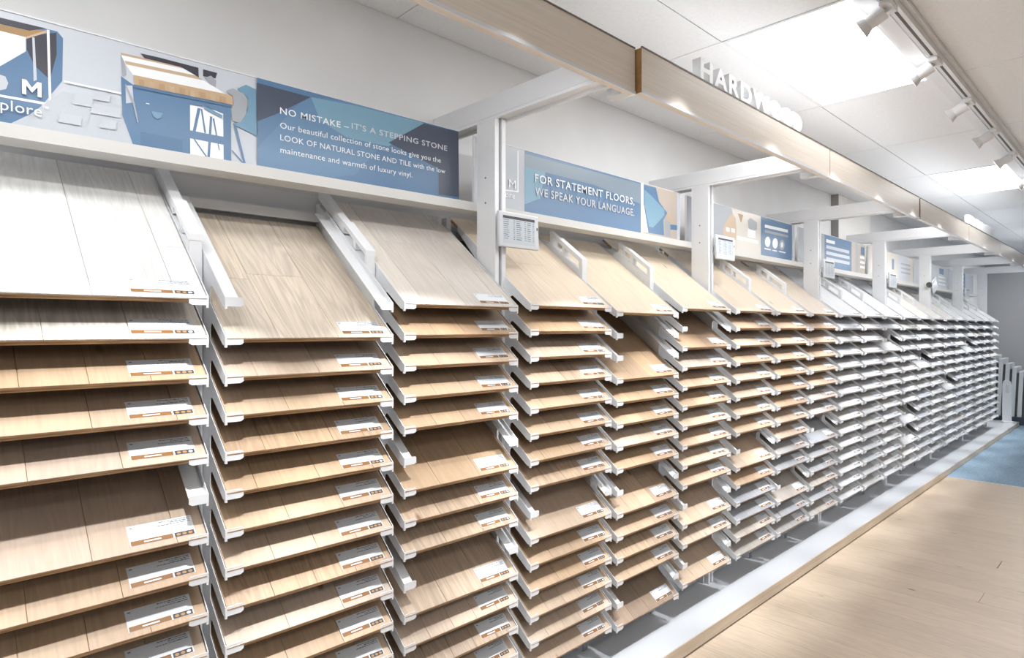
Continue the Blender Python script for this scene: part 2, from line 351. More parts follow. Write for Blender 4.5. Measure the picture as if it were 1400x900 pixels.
(3,'white',[(1.56,0.06),(1.7,0.06),(1.7,0.08499999999999999),(1.56,0.08499999999999999)]),
(4,'cream',[(0,0),(1.71,0),(1.71,0.304),(0,0.304)]),
(4,'steel',[(0.3,0.05),(0.5,0.05),(0.5,0.22),(0.3,0.22)]),
(4,'tan',[(0.55,0.1),(0.68,0.1),(0.68,0.304),(0.55,0.304)]),
(4,'blue',[(0.85,0.12),(0.93,0.12),(0.93,0.24),(0.85,0.24)]),
(4,'pale',[(1.1,0),(1.5,0),(1.5,0.304),(1.1,0.304)]),
(4,'steel',[(1.2,0.2),(1.6,0.2),(1.6,0.22),(1.2,0.22)]),
(4,'steel',[(1.2,0.15000000000000002),(1.6,0.15000000000000002),(1.6,0.16999999999999998),(1.2,0.16999999999999998)]),
(4,'steel',[(1.2,0.1),(1.6,0.1),(1.6,0.12),(1.2,0.12)]),
(5,'pale',[(0,0),(1.71,0),(1.71,0.304),(0,0.304)]),
(5,'blue',[(0.25,0),(0.8,0),(0.8,0.304),(0.25,0.304)]),
(5,'white',[(0.3,0.2),(0.75,0.2),(0.75,0.23),(0.3,0.23)]),
(5,'white',[(0.3,0.14),(0.75,0.14),(0.75,0.17),(0.3,0.17)]),
(5,'white',[(0.3,0.08000000000000002),(0.75,0.08000000000000002),(0.75,0.11000000000000001),(0.3,0.11000000000000001)]),
(5,'blue',[(1.25,0.2),(1.5,0.2),(1.5,0.28),(1.25,0.28)]),
(5,'white',[(1.2,0.15),(1.6,0.15),(1.6,0.17),(1.2,0.17)]),
(5,'white',[(1.2,0.09999999999999999),(1.6,0.09999999999999999),(1.6,0.12000000000000001),(1.2,0.12000000000000001)]),
(5,'white',[(1.2,0.04999999999999999),(1.6,0.04999999999999999),(1.6,0.07),(1.2,0.07)]),
(6,'pale',[(0,0),(1.71,0),(1.71,0.304),(0,0.304)]),
(6,'blue',[(0.3,0),(1.1,0),(1.1,0.304),(0.3,0.304)]),
(6,'white',[(0.4,0.24),(1.0,0.24),(1.0,0.265),(0.4,0.265)]),
(6,'white',[(0.4,0.18),(1.0,0.18),(1.0,0.20500000000000002),(0.4,0.20500000000000002)]),
(6,'white',[(0.4,0.12),(1.0,0.12),(1.0,0.14500000000000002),(0.4,0.14500000000000002)]),
(6,'white',[(0.4,0.06),(1.0,0.06),(1.0,0.08500000000000002),(0.4,0.08500000000000002)]),
]

# ================================================================ SETTING
ZC = CAMZ+1.40                    # ceiling height
XW = -2.39                        # wall behind the racks
YE = 15.2                         # far wall
ROOMX = 6.0
# floor: substrate + planks
struct('floor', MB().box(XW-.1, ROOMX, -3, YE+.1, -.12, -.012).mesh('floor', M['shadowgap']))
flo = bpy.data.objects['floor']
PW = 0.19; CUT = 8.39
px0 = -1.70
fr = random.Random(3)
plank_me = {}
y = -1.01
nfl = 0
row = 0
while y < CUT-1e-3:
    y1 = min(y+PW, CUT)
    if y1 > 1.0:
        x = px0 - fr.random()*1.1
        while x < 2.6:
            L_ = 1.9; xa = max(x, px0); xb = min(x+L_, 3.4)
            if xb-xa > .05:
                key = (round(xb-xa, 2), round(y1-y, 3))
                if key not in plank_me:
                    plank_me[key] = MB().box(.0006, key[0]-.0006, .0006, key[1]-.0006, -.012, 0).mesh('floor_plank', M['floorw'])
                o = link('floor_plank', plank_me[key], flo, (xa, y, 0))
                t = fr.uniform(.96, 1.04); o.color = (.62*t, .50*t, .385*t, 1); nfl += 1
            x += L_
    y = y1; row += 1
o = link('floor_plank', MB().box(3.4, ROOMX, -3, CUT, -.012, 0).mesh('floor_far_side', M['floorw']), flo); o.name = 'floor_side_strip'; o.color = (.62, .50, .385, 1)
o = link('floor_side_strip', MB().box(px0, 3.4, -3, 1.08, -.012, 0).mesh('floor_near_side', M['floorw']), flo); o.color = (.62, .50, .385, 1)
struct('floor_carpet', MB().box(px0, ROOMX, CUT+.006, YE+.1, -.012, .004).mesh('floor_carpet', M['carpet']))
struct('trim_1', MB().box(px0, ROOMX, CUT-.004, CUT+.006, -.012, .006).mesh('trim', M['trim']))

struct('wall_left', MB().box(XW-.1, XW, -3, YE, 0, ZC+.05).mesh('wall_left', M['wall']))
o = struct('trim_2', MB().box(XW-.01, XW+.07, 6.94, 7.95, 0, ZC-.004).mesh('pilaster', M['pil']))
struct('trim_3', MB().box(XW+.0, XW+.072, 6.925, 6.94, 0, ZC-.004).mesh('pilaster_side', M['pilshade']))  # near face, its shade put into the colour
struct('wall_back', MB().box(XW-.1, ROOMX, YE, YE+.1, 0, ZC+.05).mesh('wall_back', M['wall_grey']))
# ceiling: slab + lay-in tiles
ce = struct('ceiling', MB().box(XW-.1, ROOMX, -3, YE+.1, ZC+.012, ZC+.06).mesh('ceiling', M['tilegap']))
xs = [XW+.001, -2.079, -1.484, -.889]
while xs[-1] < ROOMX-.3: xs.append(round(xs[-1]+.595, 4))
ys = [2.842+1.275*k for k in range(-4, 10)]; ys = [-2.99]+[v for v in ys if v > -2.9] + [YE-.001]
LIGHTS = [(2, 2.842), (2, 6.667), (2, -.983), (2, 13.042), (6, 1.567), (6, 5.392), (6, 9.217), (10, -.983), (10, 2.842), (10, 6.667), (10, 10.492)]
lset = {(i, round(v, 2)) for i, v in LIGHTS}
tme = {}
for i in range(len(xs)-1):
    for j in range(len(ys)-1):
        if (i, round(ys[j], 2)) in lset: continue
        key = (round(xs[i+1]-xs[i], 3), round(ys[j+1]-ys[j], 3))
        if key not in tme:
            tme[key] = MB().box(.0025, key[0]-.0025, .0025, key[1]-.0025, 0, .012).mesh('ceiling_tile', M['tile'])
        o = link('ceiling_tile', tme[key], ce, (xs[i], ys[j], ZC))
fw, fl = .595, 1.275
f = MB()
for a in ((0, fw, 0, .02), (0, fw, fl-.02, fl), (0, .02, .02, fl-.02), (fw-.02, fw, .02, fl-.02)): f.box(*a, -.004, .010)
frame_me = f.mesh('light_frame', M['white']); diff_me = MB().box(.02, fw-.02, .02, fl-.02, .001, .006).mesh('light_diffuser', M['diff'])
names = {(2, 2.842): 'large bright ceiling light panel nearest, above and right of the white wall-top lettering', (2, 6.667): 'smaller looking ceiling light panel further down the aisle, next to the track'}
for i, v in LIGHTS:
    lab = names.get((i, v), 'recessed rectangular ceiling light panel out over the aisle, outside the view')
    t = thing('ceiling_light', lab, 'ceiling light', (xs[i], v, ZC), None if (i, v) in names else 'ceiling light panels outside the view')
    link('light_frame', frame_me, t); link('diffuser', diff_me, t)

# ================================================================ PLINTH
PZ = CAMZ-.889*U                  # top of the plinth = 0.076
PXF = -1.669; PY1 = 13.62
pl = thing('display_plinth', 'long low glossy white plinth with a light wood front edge, carrying all the sample racks', 'plinth', (XW, 0, 0))
link('top', MB().box(.002, PXF-XW-.006, -1.0, PY1, .03, PZ).mesh('plinth_top', M['white2']), pl)
link('front_edge', MB().box(PXF-XW-.006, PXF-XW, -1.0, PY1, .011, PZ-.001).mesh('plinth_edge', M['edge']), pl)
link('toe_strip', MB().box(.002, PXF-XW-.010, -1.0, PY1-.02, .0, .03).mesh('plinth_toe', M['shadowgap']), pl)

# ================================================================ RACKS
TAN = math.tan(math.radians(38.5)); TH = math.radians(38.5)
XF = -1.0*U                       # plane of the shelf fronts
BW = .304*U                       # bay width over the brackets
IG = .024*U                       # gap between bays
M0 = .0167*U
PITCH = .06*U
OFF = {1: .0344, 2: .0335, 3: .0367, 4: .0426, 5: .032, 6: .0502}
def nub_z(b, r): return CAMZ + OFF.get(b, .0503)*U - PITCH*r
def bay_y(b):
    k, j = divmod(b-1, 3); return k*U + M0 + j*(BW+IG)
# bracket: toothed side plate, sloping flange, front lip. origin at the front bottom nub
def bracket_mesh(side):
    q = MB(); t = .0022; fwid = .046
    pts = [(0, .003), (.004, .0), (.010, .001), (.057, .0345), (.062, .0348), (.0660, .031), (.0675, .025), (.0675, .0088), (.10, .0345), (.10, .0945), (0, .0150)]
    prof = [(-a*U if i not in (1, 2) else -a*U, z*U) for i, (a, z) in enumerate(pts)]
    y0, y1 = (0, t) if side == 'l' else (-t, 0)
    q.prism(prof, y0, y1)
    # flange
    zf = .0035*U; Lf = .265*U; s = 1 if side == 'l' else -1
    ya, yb = sorted((0, s*fwid))
    q.prism([(0, zf-.0025), (0, zf), (-Lf, zf+Lf*TAN), (-Lf, zf-.0025+Lf*TAN)], ya, yb)
    # rear web of the plate, beside the upright
    q.prism([(-.10*U, .034*U), (-.10*U, .0945*U), (-Lf, .0150*U+Lf*TAN), (-Lf, -.002+Lf*TAN)], y0, y1)
    # lip with rounded tip
    lw = .050; tip = .008
    lp = [(0, .001), (s*(lw-tip), .001), (s*lw, .006), (s*lw, .0235), (s*(lw-.004), .027), (0, .027)]
    q.prism([(a, z) for a, z in lp], 0, .0026, 'x')
    # little nub under the corner
    ya, yb = sorted((0, s*.006)); q.box(-.006, .002, ya, yb, -.006, .002)
    return q.mesh('shelf_bracket', M['white'])
BR = {'l': bracket_mesh('l'), 'r': bracket_mesh('r')}
# divider between two bays (profile in X,Z; relative to rack origin at XF plane, plinth top)
ZR = CAMZ-PZ                      # camera height above the plinth, rack-local
def divider_mesh(zt0, body, th, xcap, slots):
    q = MB(); a, b = -(IG-.006)/2, (IG-.006)/2
    xf, xb = -.10*U, -.316*U
    zt = ZR+zt0*U
    up = lambda x: zt + (xf-x)*.785
    xe = xcap*U
    zb = min(up(xb)-body, ZR+.278*U)
    q.prism([(xf, 0), (xb, 0), (xb, zb)] + ([(xe, min(up(xe)-body, ZR+.278*U))] if xcap > -.31 else []) + [(xf, up(xf)-body)], a, b)
    for x0, x1 in slots:
        xa, xc = xf-x0, max(xf-x1, xe)
        q.prism([(xa, up(xa)-body), (xc, up(xc)-body), (xc, up(xc)-th), (xa, up(xa)-th)], a+.001, b-.001)
    xm = xf-.16
    q.prism([(xf+.001, up(xf)-th), (xm, up(xm)-th), (xm, up(xm)), (xf+.001, up(xf))], a-.002, b+.002)
    q.prism([(xm, up(xm)-th), (xe, up(xe)-th), (xe, up(xe)-.006), (xm, up(xm)-.006)], a, b-.004)
    return q.mesh('divider', M['white'])
DIV = divider_mesh(.156, .050, .020, -.306, ((0, .012), (.075, .095), (.165, .388)))
DIV2 = divider_mesh(.190, .068, .026, -.222, ((0, .022), (.115, .135), (.195, .30)))
seam_me = MB().box(-.10*U, -.10*U+.0006, -.0008, .0008, 0, ZR+.10*U).mesh('divider_seam', M['greyprint'])
endup_me = MB().prism([(-.10*U, 0), (-.316*U, 0), (-.316*U, ZR+.225*U), (-.10*U, ZR+.085*U)], 0, .008).mesh('end_upright', M['white'])
q = MB().box(-.151*U, -.085*U, 0, .0235, 0, ZR+.5015*U)
post_me = bevel(q.mesh('post', M['white']), .002, 1)
q = MB(); q.box(-.30*U, -.27*U, 0, .024, 0, ZR+.285*U); rear_me = q.mesh('rear_upright', M['white'])
rail_me = MB().box(-.205*U, -.150*U, .004, U-.004, 0, .0205*U).mesh('sign_rail', M['rail'])
backrail_me = MB().box(-.324*U, -.300*U, .0, U-.002, 0, .020*U).mesh('back_rail', M['white'])
kick_me = MB().box(-.130*U, -.126*U, .006, U-.004, 0, .105*U).mesh('kick_panel', M['white'])
backpan_me = MB().box(-.3265*U, -.325*U, .002, U-.002, .0, ZR+.30*U).mesh('back_panel', M['white'])
ZB0, ZB1 = .5015, .552
q = MB()
q.prism([(0, 0), (.045*U, 0), (.045*U, .050*U), (0, .050*U)], -.3275*U, .278*U, 'x')
beam_me = bevel(q.mesh('cross_beam', M['white']), .003, 1)
q = MB(); q.box(-.3275*U, .27*U, 0, .012, -.012, 0); q.box(-.3275*U, .27*U, .045*U-.012, .045*U, -.012, 0); beamlip_me = q.mesh('beam_lip', M['white'])
q = MB(); q.box(.205*U, .277*U, 0, .055, -.030, 0); fixt_me = q.mesh('beam_bracket', M['white2'])
q = MB(); q.cyl((0, 0, 0), (.0015, 0, 0), .004, .004, 10); screw_me = q.mesh('screw', M['darktrim'])
foot_me = MB().box(-.10*U, -.10*U+.004, -.016, .016, 0, .035).mesh('foot_clip', M['steelish']) if 'steelish' in M else MB().box(-.10*U, -.10*U+.004, -.016, .016, 0, .035).mesh('foot_clip', M['greyprint'])
EMPTY = {1: [5], 2: [0], 3: [5, 9], 4: [8], 5: [1, 2, 8, 13], 6: [1, 10, 13], 7: [8], 8: [11], 9: [8], 12: [2], 13: [9, 11], 14: [4], 16: [7], 18: [3]}
ordn = ['first', 'second', 'third', 'fourth', 'fifth', 'sixth', 'seventh', 'eighth', 'ninth', 'tenth', 'eleventh', 'twelfth', 'thirteenth', 'fourteenth', 'fifteenth', 'sixteenth', 'seventeenth', 'eighteenth', 'nineteenth', 'twentieth', 'twenty-first']
for k in range(7):
    lab = ['white steel sample rack nearest the camera, three oak columns left of the first post',
           'white steel sample rack second from the left, behind the first post, oak boards',
           'third white sample rack from the left, between the second and third posts',
           'fourth white sample rack from the left, first one filled with pale grey boards',
           'fifth white sample rack from the left, pale grey boards, between the fourth and fifth posts',
           'sixth white sample rack from the left, beside the tilted tablet',
           'farthest white sample rack, at the far end of the plinth'][k]
    r = thing('sample_rack', lab, 'display rack', (XF, k*U, PZ), 'white racks along the wall')
    for j in range(3):
        b = 3*k+j+1; ly = M0 + j*(BW+IG)
        if j < 2:
            o = link('divider', DIV if k == 0 else DIV2, r, (0, ly+BW+IG/2, 0)); link('divider_seam', seam_me, o)
            link('foot_clip', foot_me, o, (0, 0, 0))
        for row in range(15):
            z = nub_z(b, row)-PZ
            link('shelf_bracket', BR['l'], r, (0, ly, z)); link('shelf_bracket', BR['r'], r, (0, ly+BW, z))
    link('end_upright', endup_me, r, (0, M0-.0082, 0)); link('end_upright', endup_me, r, (0, M0+3*BW+2*IG+.0002, 0))
    o = link('post', post_me, r, (0, .985*U, 0)); 
    for zz in (.36, .30): link('screw', screw_me, o, (-.118*U, -.001, ZR+zz*U), (0, 0, -math.pi/2))
    link('post', post_me, r, (0, .0075*U, 0))
    link('rear_upright', rear_me, r, (0, .955*U, 0)); link('rear_upright', rear_me, r, (0, .985*U, 0))
    link('sign_rail', rail_me, r, (0, 0, ZR+.285*U-(.018 if k == 0 else 0)), (.010 if k == 0 else 0, 0, 0)); link('back_rail', backrail_me, r, (0, 0, ZR+.236*U))
    link('back_panel', backpan_me, r); link('kick_panel', kick_me, r)
    o = link('cross_beam', beam_me, r, (0, .984*U, ZR+ZB0*U+.0005)); link('beam_lip', beamlip_me, o); link('beam_bracket', fixt_me, o, (0, .09, -.012))

# ================================================================ SAMPLE BOARDS
SW = BW-.0090; SL = .700; CT = .0115; PT = .0040
def layout(ws, joints):
    """ws: plank widths; joints[i]: list of end joint distances for plank i"""
    out = []; b = 0
    for i, w_ in enumerate(ws):
        a = 0; js = sorted(joints.get(i, [])) + [SL]
        for j in js: out.append((b, b+w_, a, j)); a = j
        b += w_
    return out
W = SW
LAYS = {
 'wide': layout([.085, .19, .19, W-.465], {1: [.42], 3: [.25]}),
 'wide2': layout([.15, .19, W-.34], {0: [.30], 1: [.33]}),
 'three': layout([W/3]*3, {0: [.45], 2: [.22]}),
 'four': layout([W/4]*4, {0: [.2], 1: [.5], 3: [.35]}),
 'five': layout([W/5]*5, {1: [.3], 3: [.16], 4: [.5]}),
 'two': layout([.16, W-.16], {}),
 'one': layout([W], {}),
}
LM = {}
for kname, rects in LAYS.items():
    LM[kname] = []
    for (b0, b1, a0, a1) in rects:
        g = .0005
        w2, l2 = (b1-b0)/2-g, (a1-a0)-2*g; e = .0007
        q = MB(); i = 0
        q.v = [(-l2,-w2,0),(0,-w2,0),(0,w2,0),(-l2,w2,0),(-l2,-w2,PT-e),(0,-w2,PT-e),(0,w2,PT-e),(-l2,w2,PT-e),(-l2+e,-w2+e,PT),(-e,-w2+e,PT),(-e,w2-e,PT),(-l2+e,w2-e,PT)]
        q.f = [(0,3,2,1),(0,1,5,4),(1,2,6,5),(2,3,7,6),(3,0,4,7),(4,5,9,8),(5,6,10,9),(6,7,11,10),(7,4,8,11),(8,9,10,11)]; q.m = [0]*10
        LM[kname].append((q.mesh('plank', M['wood']), (b0+b1)/2, -(a0+g)))
q = MB().box(-SL, 0, 0, SW, 0, CT); q.m[0] = 1
core_me = q.mesh('board_core', [M['ply'], M['under']])
q = MB().box(-SL, 0, 0, SW, 0, CT); q.m[0] = 1
corep_me = q.mesh('board_core_grey', [M['corepale'], M['underpale']])
# label card with printing; origin at its front left corner
def card_mesh(kind):
    q = MB(); Lc, Wc, t = .155, .062, .0006
    mats = [M['card'], M['brownprint'], M['darkprint'], M['greyprint'], M['orange']]
    q.box(-Wc, 0, 0, Lc, 0, t, 0)
    def rect(b0, b1, a0, a1, m, z=t+.0001): q.face([(-a0, b0, z), (-a0, b1, z), (-a1, b1, z), (-a1, b0, z)], m)
    bar = 1 if kind < 3 else 3
    rect(.002, .100, .0005, .0145, bar); rect(.104, .152, .0005, .0145, 2)
    rect(.032, .072, .0055, .0095, 0, t+.0002)
    for i in range(3):
        c0 = .1135+i*.0145; n = 8; col = (4, 4, 0)[i] if kind == 1 else 4
        q.face([(-.0075+.0042*math.sin(-2*math.pi*j/n), c0+.0056*math.cos(2*math.pi*j/n), t+.0002) for j in range(n)][::-1], col)
    if kind < 3:
        r2 = random.Random(kind)
        for (y0, y1, a) in ((.075, .150, .0560), (.100, .150, .0505), (.070, .150, .0450)):
            x = y0
            while x < y1-.003:
                w_ = r2.uniform(.004, .011); rect(x, min(x+w_, y1), a, a+.0022, 3 if r2.random() < .6 else 2); x += w_+.0014
        rect(.006, .013, .053, .0555, 2)
    return q.mesh('label_card', mats, fix=False)
CARD = [card_mesh(0), card_mesh(1), card_mesh(2), card_mesh(3)]
OAKS = [(.64,.475,.315), (.60,.43,.27), (.68,.53,.375), (.58,.41,.255), (.66,.51,.36), (.62,.46,.31), (.70,.56,.42)]
SPECIAL = {(1,0): ((.77,.755,.73), 'wide', 'whitewashed oak'), (1,1): ((.76,.70,.62), 'three', 'white-glazed oak with dark grain'), (2,1): ((.86,.74,.60), 'wide2', 'beige oak with cathedral grain'),
  (3,0): ((.66,.60,.54), 'wide', 'greyish oak with dark streaks'), (4,0): ((.74,.62,.49), 'wide2', 'light natural oak'), (5,0): ((.72,.61,.47), 'one', 'light plain oak'), (6,0): ((.70,.59,.46), 'two', 'light oak'), (7,0): ((.68,.57,.45), 'two', 'soft beige oak'), (8,0): ((.66,.56,.45), 'one', 'beige oak'), (9,0): ((.66,.56,.46), 'one', 'beige oak'),
  (4,3): ((.66,.50,.35), 'five', 'mixed-tone narrow strip oak'), (1,6): ((.64,.50,.37), 'wide', 'large visible natural oak'), (1,4): ((.66,.52,.39), 'wide2', 'natural oak with dark knot'), (2,8): ((.60,.42,.26), 'four', 'grainy oak'), (3,8): ((.55,.42,.29), 'three', 'streaky brown oak'),
  (3,12): ((.52,.40,.28), 'five', 'smoky strip oak'), (5,14): ((.48,.36,.25), 'four', 'dark mixed-tone oak'), (4,9): ((.66,.51,.36), 'one', 'plain smooth oak'), (4,14): ((.64,.50,.37), 'one', 'plain beige oak'), (2,9): ((.66,.54,.42), 'three', 'oak with one pale plank'),
  (6,3): ((.66,.56,.45), 'five', 'pale oak'), (6,8): ((.72,.58,.42), 'five', 'oak strips'), (6,6): ((.74,.60,.42), 'five', 'two-tone oak strips')}
nb = 0
DX = .012
for b in range(1, 22):
    for row in range(15):
        if row in EMPTY.get(b, []): continue
        rr = random.Random(b*100+row)
        oak = b <= 9
        if (b, row) in SPECIAL: col, lay, desc = SPECIAL[(b, row)]
        elif oak:
            col = rr.choice(OAKS); lay = rr.choice(['three', 'four', 'five', 'wide', 'wide2', 'four', 'five'])
            desc = 'natural oak'
            if (b == 8 and row > 8) or (b == 9 and row > 5) or (b == 7 and row > 10) :
                col = rr.choice([(.50,.46,.42), (.46,.44,.43), (.56,.50,.44), (.42,.43,.46)]); desc = 'greyish oak'
        else:
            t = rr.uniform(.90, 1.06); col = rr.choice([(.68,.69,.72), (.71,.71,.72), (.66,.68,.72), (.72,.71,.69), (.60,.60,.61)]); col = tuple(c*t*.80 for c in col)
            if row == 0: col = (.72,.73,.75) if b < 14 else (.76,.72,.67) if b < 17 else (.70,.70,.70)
            lay = rr.choice(['one', 'two', 'three']) if b < 16 else 'one'; desc = 'pale grey vinyl'
        side = ''
        where = 'topmost' if row == 0 else ('lowest' if row == 14 else ordn[row]+' down')
        if row and (row-1) in EMPTY.get(b, []) and len(desc.split()) < 5: desc = 'fully exposed '+desc if len(desc.split()) < 4 else 'exposed '+desc
        lab = '%s sample board, %s in the %s column from the left' % (desc, where, ordn[b-1])
        z = nub_z(b, row)+.0035*U+.0009
        bold = oak and (b, row) != (3, 0) and ((row and rr.random() < .25) or (b, row) in ((1,1), (2,1), (2,8), (3,7), (3,12)))
        if oak and row and (b, row) != (1, 1): col = (col[0]*.84, col[1]*.815, col[2]*.83) if 'greyish' not in desc and (b, row) != (2, 1) else tuple(c*.86 for c in col)  # boards below the top row tinted darker to deepen the shelf shade
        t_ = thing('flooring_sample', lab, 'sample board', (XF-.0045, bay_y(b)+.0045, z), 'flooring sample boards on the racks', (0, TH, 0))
        link('board_core', core_me if oak else corep_me, t_)
        for (me, yc, xo) in LM[lay]:
            j = rr.uniform(.93, 1.06); h = rr.uniform(-.012, .012)
            if oak and rr.random() < .10: j *= 1.12
            if (b, row) in ((4, 3), (6, 6), (5, 14)): j = rr.choice([.82, .9, 1.0, 1.15])
            o = link('plank' if lay != 'one' else 'surface', me, t_, (xo, yc, CT))
            if bold: o.material_slots[0].link = 'OBJECT'; o.material_slots[0].material = M['wood_strong']
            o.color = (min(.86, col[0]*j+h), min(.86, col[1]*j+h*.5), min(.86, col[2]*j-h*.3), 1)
        tl = (0, 0, rr.uniform(-.02, .02))
        ci = 3 if b > 9 else rr.choice([0, 1, 2])
        link('label_card', CARD[ci], t_, (-.016-rr.uniform(0, .006), SW-.155-.022-rr.uniform(0, .008), CT+PT+.0002), tl)
        nb += 1
print('boards', nb, 'floor planks', nfl)

# ================================================================ SIGNS
SX = XF-.18*U; SZ = CAMZ+.306*U; SH = .304; SWD = 1.71
panel_me = MB().box(-.010, 0, 0, SWD, 0, SH).mesh('sign_panel', pm('pale'))
q = MB()
q.box(-.012, .003, -.003, SWD+.003, -.003, .0); q.box(-.012, .003, -.003, SWD+.003, SH, SH+.003)
q.box(-.012, .003, -.003, .0, 0, SH); q.box(-.012, .003, SWD, SWD+.003, 0, SH); frm_me = q.mesh('sign_frame', M['white'])
slab = ['long blue and photo sign panel reading NO MISTAKE, above the nearest rack', 'blue sign panel reading FOR STATEMENT FLOORS, between first and second posts',
        'sign panel with plants and three white circles, between second and third posts', 'blue lettered sign panel with small lines, between third and fourth posts',
        'cream photo sign panel between the fourth and fifth posts', 'pale sign panel with blue block between fifth and sixth posts', 'farthest sign panel with blue block, near the last post']
for k in range(7):
    t = thing('graphic_sign', slab[k], 'sign', (SX, k*U+(.004 if k else .0), SZ+.0045-(.018 if k == 0 else 0)), 'graphic signs along the rack tops', (.010 if k == 0 else 0, 0, 0))
    link('panel', panel_me, t); link('frame', frm_me, t)
    q = MB(); mats = []; n = 0
    for kk, cname, pts in ART:
        if kk != k: continue
        mm = pm(cname)
        if mm not in mats: mats.append(mm)
        n += 1; q.face([(.0002+.0001*n, a, b_) for a, b_ in pts], mats.index(mm))
    if n:
        me = q.mesh('print', mats, fix=False)
        # all print faces look towards the aisle
        b_ = bmesh.new(); b_.from_mesh(me)
        for f_ in b_.faces:
            f_.normal_update()
            if f_.normal.x < 0: f_.normal_flip()
        b_.to_mesh(me); b_.free()
        link('print', me, t)
    if k == 0:
        X0 = .0078
        for (s, y0, y1, z0, z1, cap, off, mm, right) in (
            ('NO MISTAKE –', .9153, 1.180, .1997, .1997, .0235, .010, 'white', 0), ("IT'S A STEPPING STONE", 1.1918, 1.6469, .2070, .2134, .0225, .010, 'label', 0),
            ('Our beautiful collection of stone looks give you the', .9153, 1.6116, .1500, .158, .0215, .0, 'white', 0),
            ('LOOK OF NATURAL STONE AND TILE with the low', .9153, 1.6348, .1080, .114, .0210, .0, 'white', 0),
            ('maintenance and warmth of luxury vinyl.', .9153, 1.4656, .0645, .07, .0215, .0, 'white', 0),
            ('explore', None, .2493, .0385, 0, .030, .0, 'white', 1), ('™', .2500, .2640, .058, 0, .012, .0, 'white', 0)):
            me = fit_text(s, y0, y1, z0, cap, pm(mm), X0, off=off); link('lettering', me, t)
        Mp = [(.2071,.091),(.2071,.131),(.2165,.131),(.2282,.113),(.2399,.131),(.2493,.131),(.2493,.091),(.2405,.091),(.2405,.1165),(.2282,.099),(.2159,.1165),(.2159,.091)]
        link('lettering', MB().prism(Mp, X0-.0002, X0, 'x').mesh('letter_m', pm('white')), t)
    if k == 1:
        for (s, y0, y1, z0, cap, off, mm) in (('FOR STATEMENT FLOORS,', .3895-.004, 1.2161, .1630, .0415, .010, 'white'), ('WE SPEAK YOUR LANGUAGE.', .3895-.004, 1.2161, .0985, .0415, .010, 'label'),
                                              ('M', .2100, .2540, .107, .042, .0, 'white'), ('explore', .105, .2490, .060, .028, .0, 'white')):
            link('lettering', fit_text(s, y0, y1, z0, cap, pm(mm), .0042, off=off), t)

# ================================================================ TABLETS on the posts
TW, THh = .240, .152
q = MB(); q.box(-.008, .008, 0, TW, 0, THh); bez_me = bevel(q.mesh('tablet_case', M['white2']), .0055, 3)
scr_me = MB().box(.008, .0086, .022, TW-.026, .016, THh-.018).mesh('tablet_screen', mat('screen_light_grey', (.56,.60,.64), .2))
q = MB(); q.box(.0086, .0090, .022, TW-.026, THh-.030, THh-.018, 0)
r2 = random.Random(5)
for i in range(10):
    z = THh-.038-i*.0088
    for c0, c1 in ((.026, .060), (.082, .094), (.100, .132), (.150, .160), (.166, .190), (.200, .210)):
        q.box(.0086, .0089, c0, c0+(c1-c0)*r2.uniform(.7, 1), z, z+.0032, 1 if r2.random() < .5 else 2)
scrp_me = q.mesh('tablet_print', [M['darkprint'], pm('blue'), M['greyprint']])
btn_me = MB().box(.008, .0092, TW-.014, TW-.008, THh*.58, THh*.66).mesh('tablet_button', M['darkprint'])
arm_me = MB().box(-.10, -.008, .03, .06, .05, .09).mesh('tablet_mount', M['white'])
tl = ['white tablet showing a table of figures, fixed to the nearest post', 'white framed tablet on the second post', 'white tablet on the third post from the left', 'small white tablet on the fourth post',
      'tilted white tablet on the fifth post, beside a black-ended scanner', 'small white tablet on the sixth post']
for k in range(6):
    zz = .192 if k == 0 else (.243 if k == 1 else .235)
    t = thing('tablet', tl[k], 'tablet', (XF-.070*U, (k+.982)*U if k == 0 else (k+1.008)*U, CAMZ+zz*U), 'tablets mounted on the posts', (0, -.03, 0) if k != 4 else (.35, -.1, 0))
    for nm, me in (('case', bez_me), ('screen', scr_me), ('screen_print', scrp_me), ('button', btn_me), ('mount', arm_me)): link(nm, me, t)
q = MB(); q.cyl((0, 0, 0), (0, .09, -.02), .022, .022, 14, 0); sc_t = thing('scanner', 'white hand scanner with a black end, hanging at the fifth post', 'scanner', (XF-.085*U, 5.02*U-.09, CAMZ+.27*U+.04))
link('body', q.mesh('scanner_body', M['white']), sc_t)
q = MB(); q.cyl((0, -.035, .008), (0, 0, 0), .030, .030, 14, 0); link('head', q.mesh('scanner_head', M['groove']), sc_t)

# ================================================================ HEADER FASCIA
HX = -.70*U; hz0 = CAMZ+.461*U; hz1 = CAMZ+.548*U
fas = thing('header_fascia', 'long pale wood-laminate fascia boards hung on the cross beams above the racks', 'fascia', (HX, 0, hz0))
edges = [-1.2, 1.020*U, 2.02*U, 3.04*U, 4.02*U, 4.95*U, 5.98*U, 6.99*U, 7.4*U]
hh = hz1-hz0
for i in range(len(edges)-1):
    y0, y1 = edges[i], edges[i+1]
    g0 = .003; xo = -.024 if i == 0 else 0.0
    if i in (3,): g0 = .03
    q = MB(); q.box(xo-.030, xo, y0+g0, y1-.003, 0, hh, 0)
    n = len(q.f); q.m[n-4] = 1; q.m[n-2] = 1      # ends brown
    p = link('header_panel', q.mesh('header_panel', [M['lam'], M['lamend']]), fas)
    link('bottom_trim', MB().box(xo-.002, xo+.004, y0+g0, y1-.003, -.004, .006).mesh('bottom_trim', M['trim']), p)
    link('top_trim', MB().box(xo-.004, xo+.002, y0+g0, y1-.003, hh, hh+.005).mesh('top_trim', M['darktrim']), p)
led_me = MB().box(-.748*U, -.736*U, -.83, .83, CAMZ+.482*U-hz0, CAMZ+.492*U-hz0).mesh('led_strip', M['white2'])
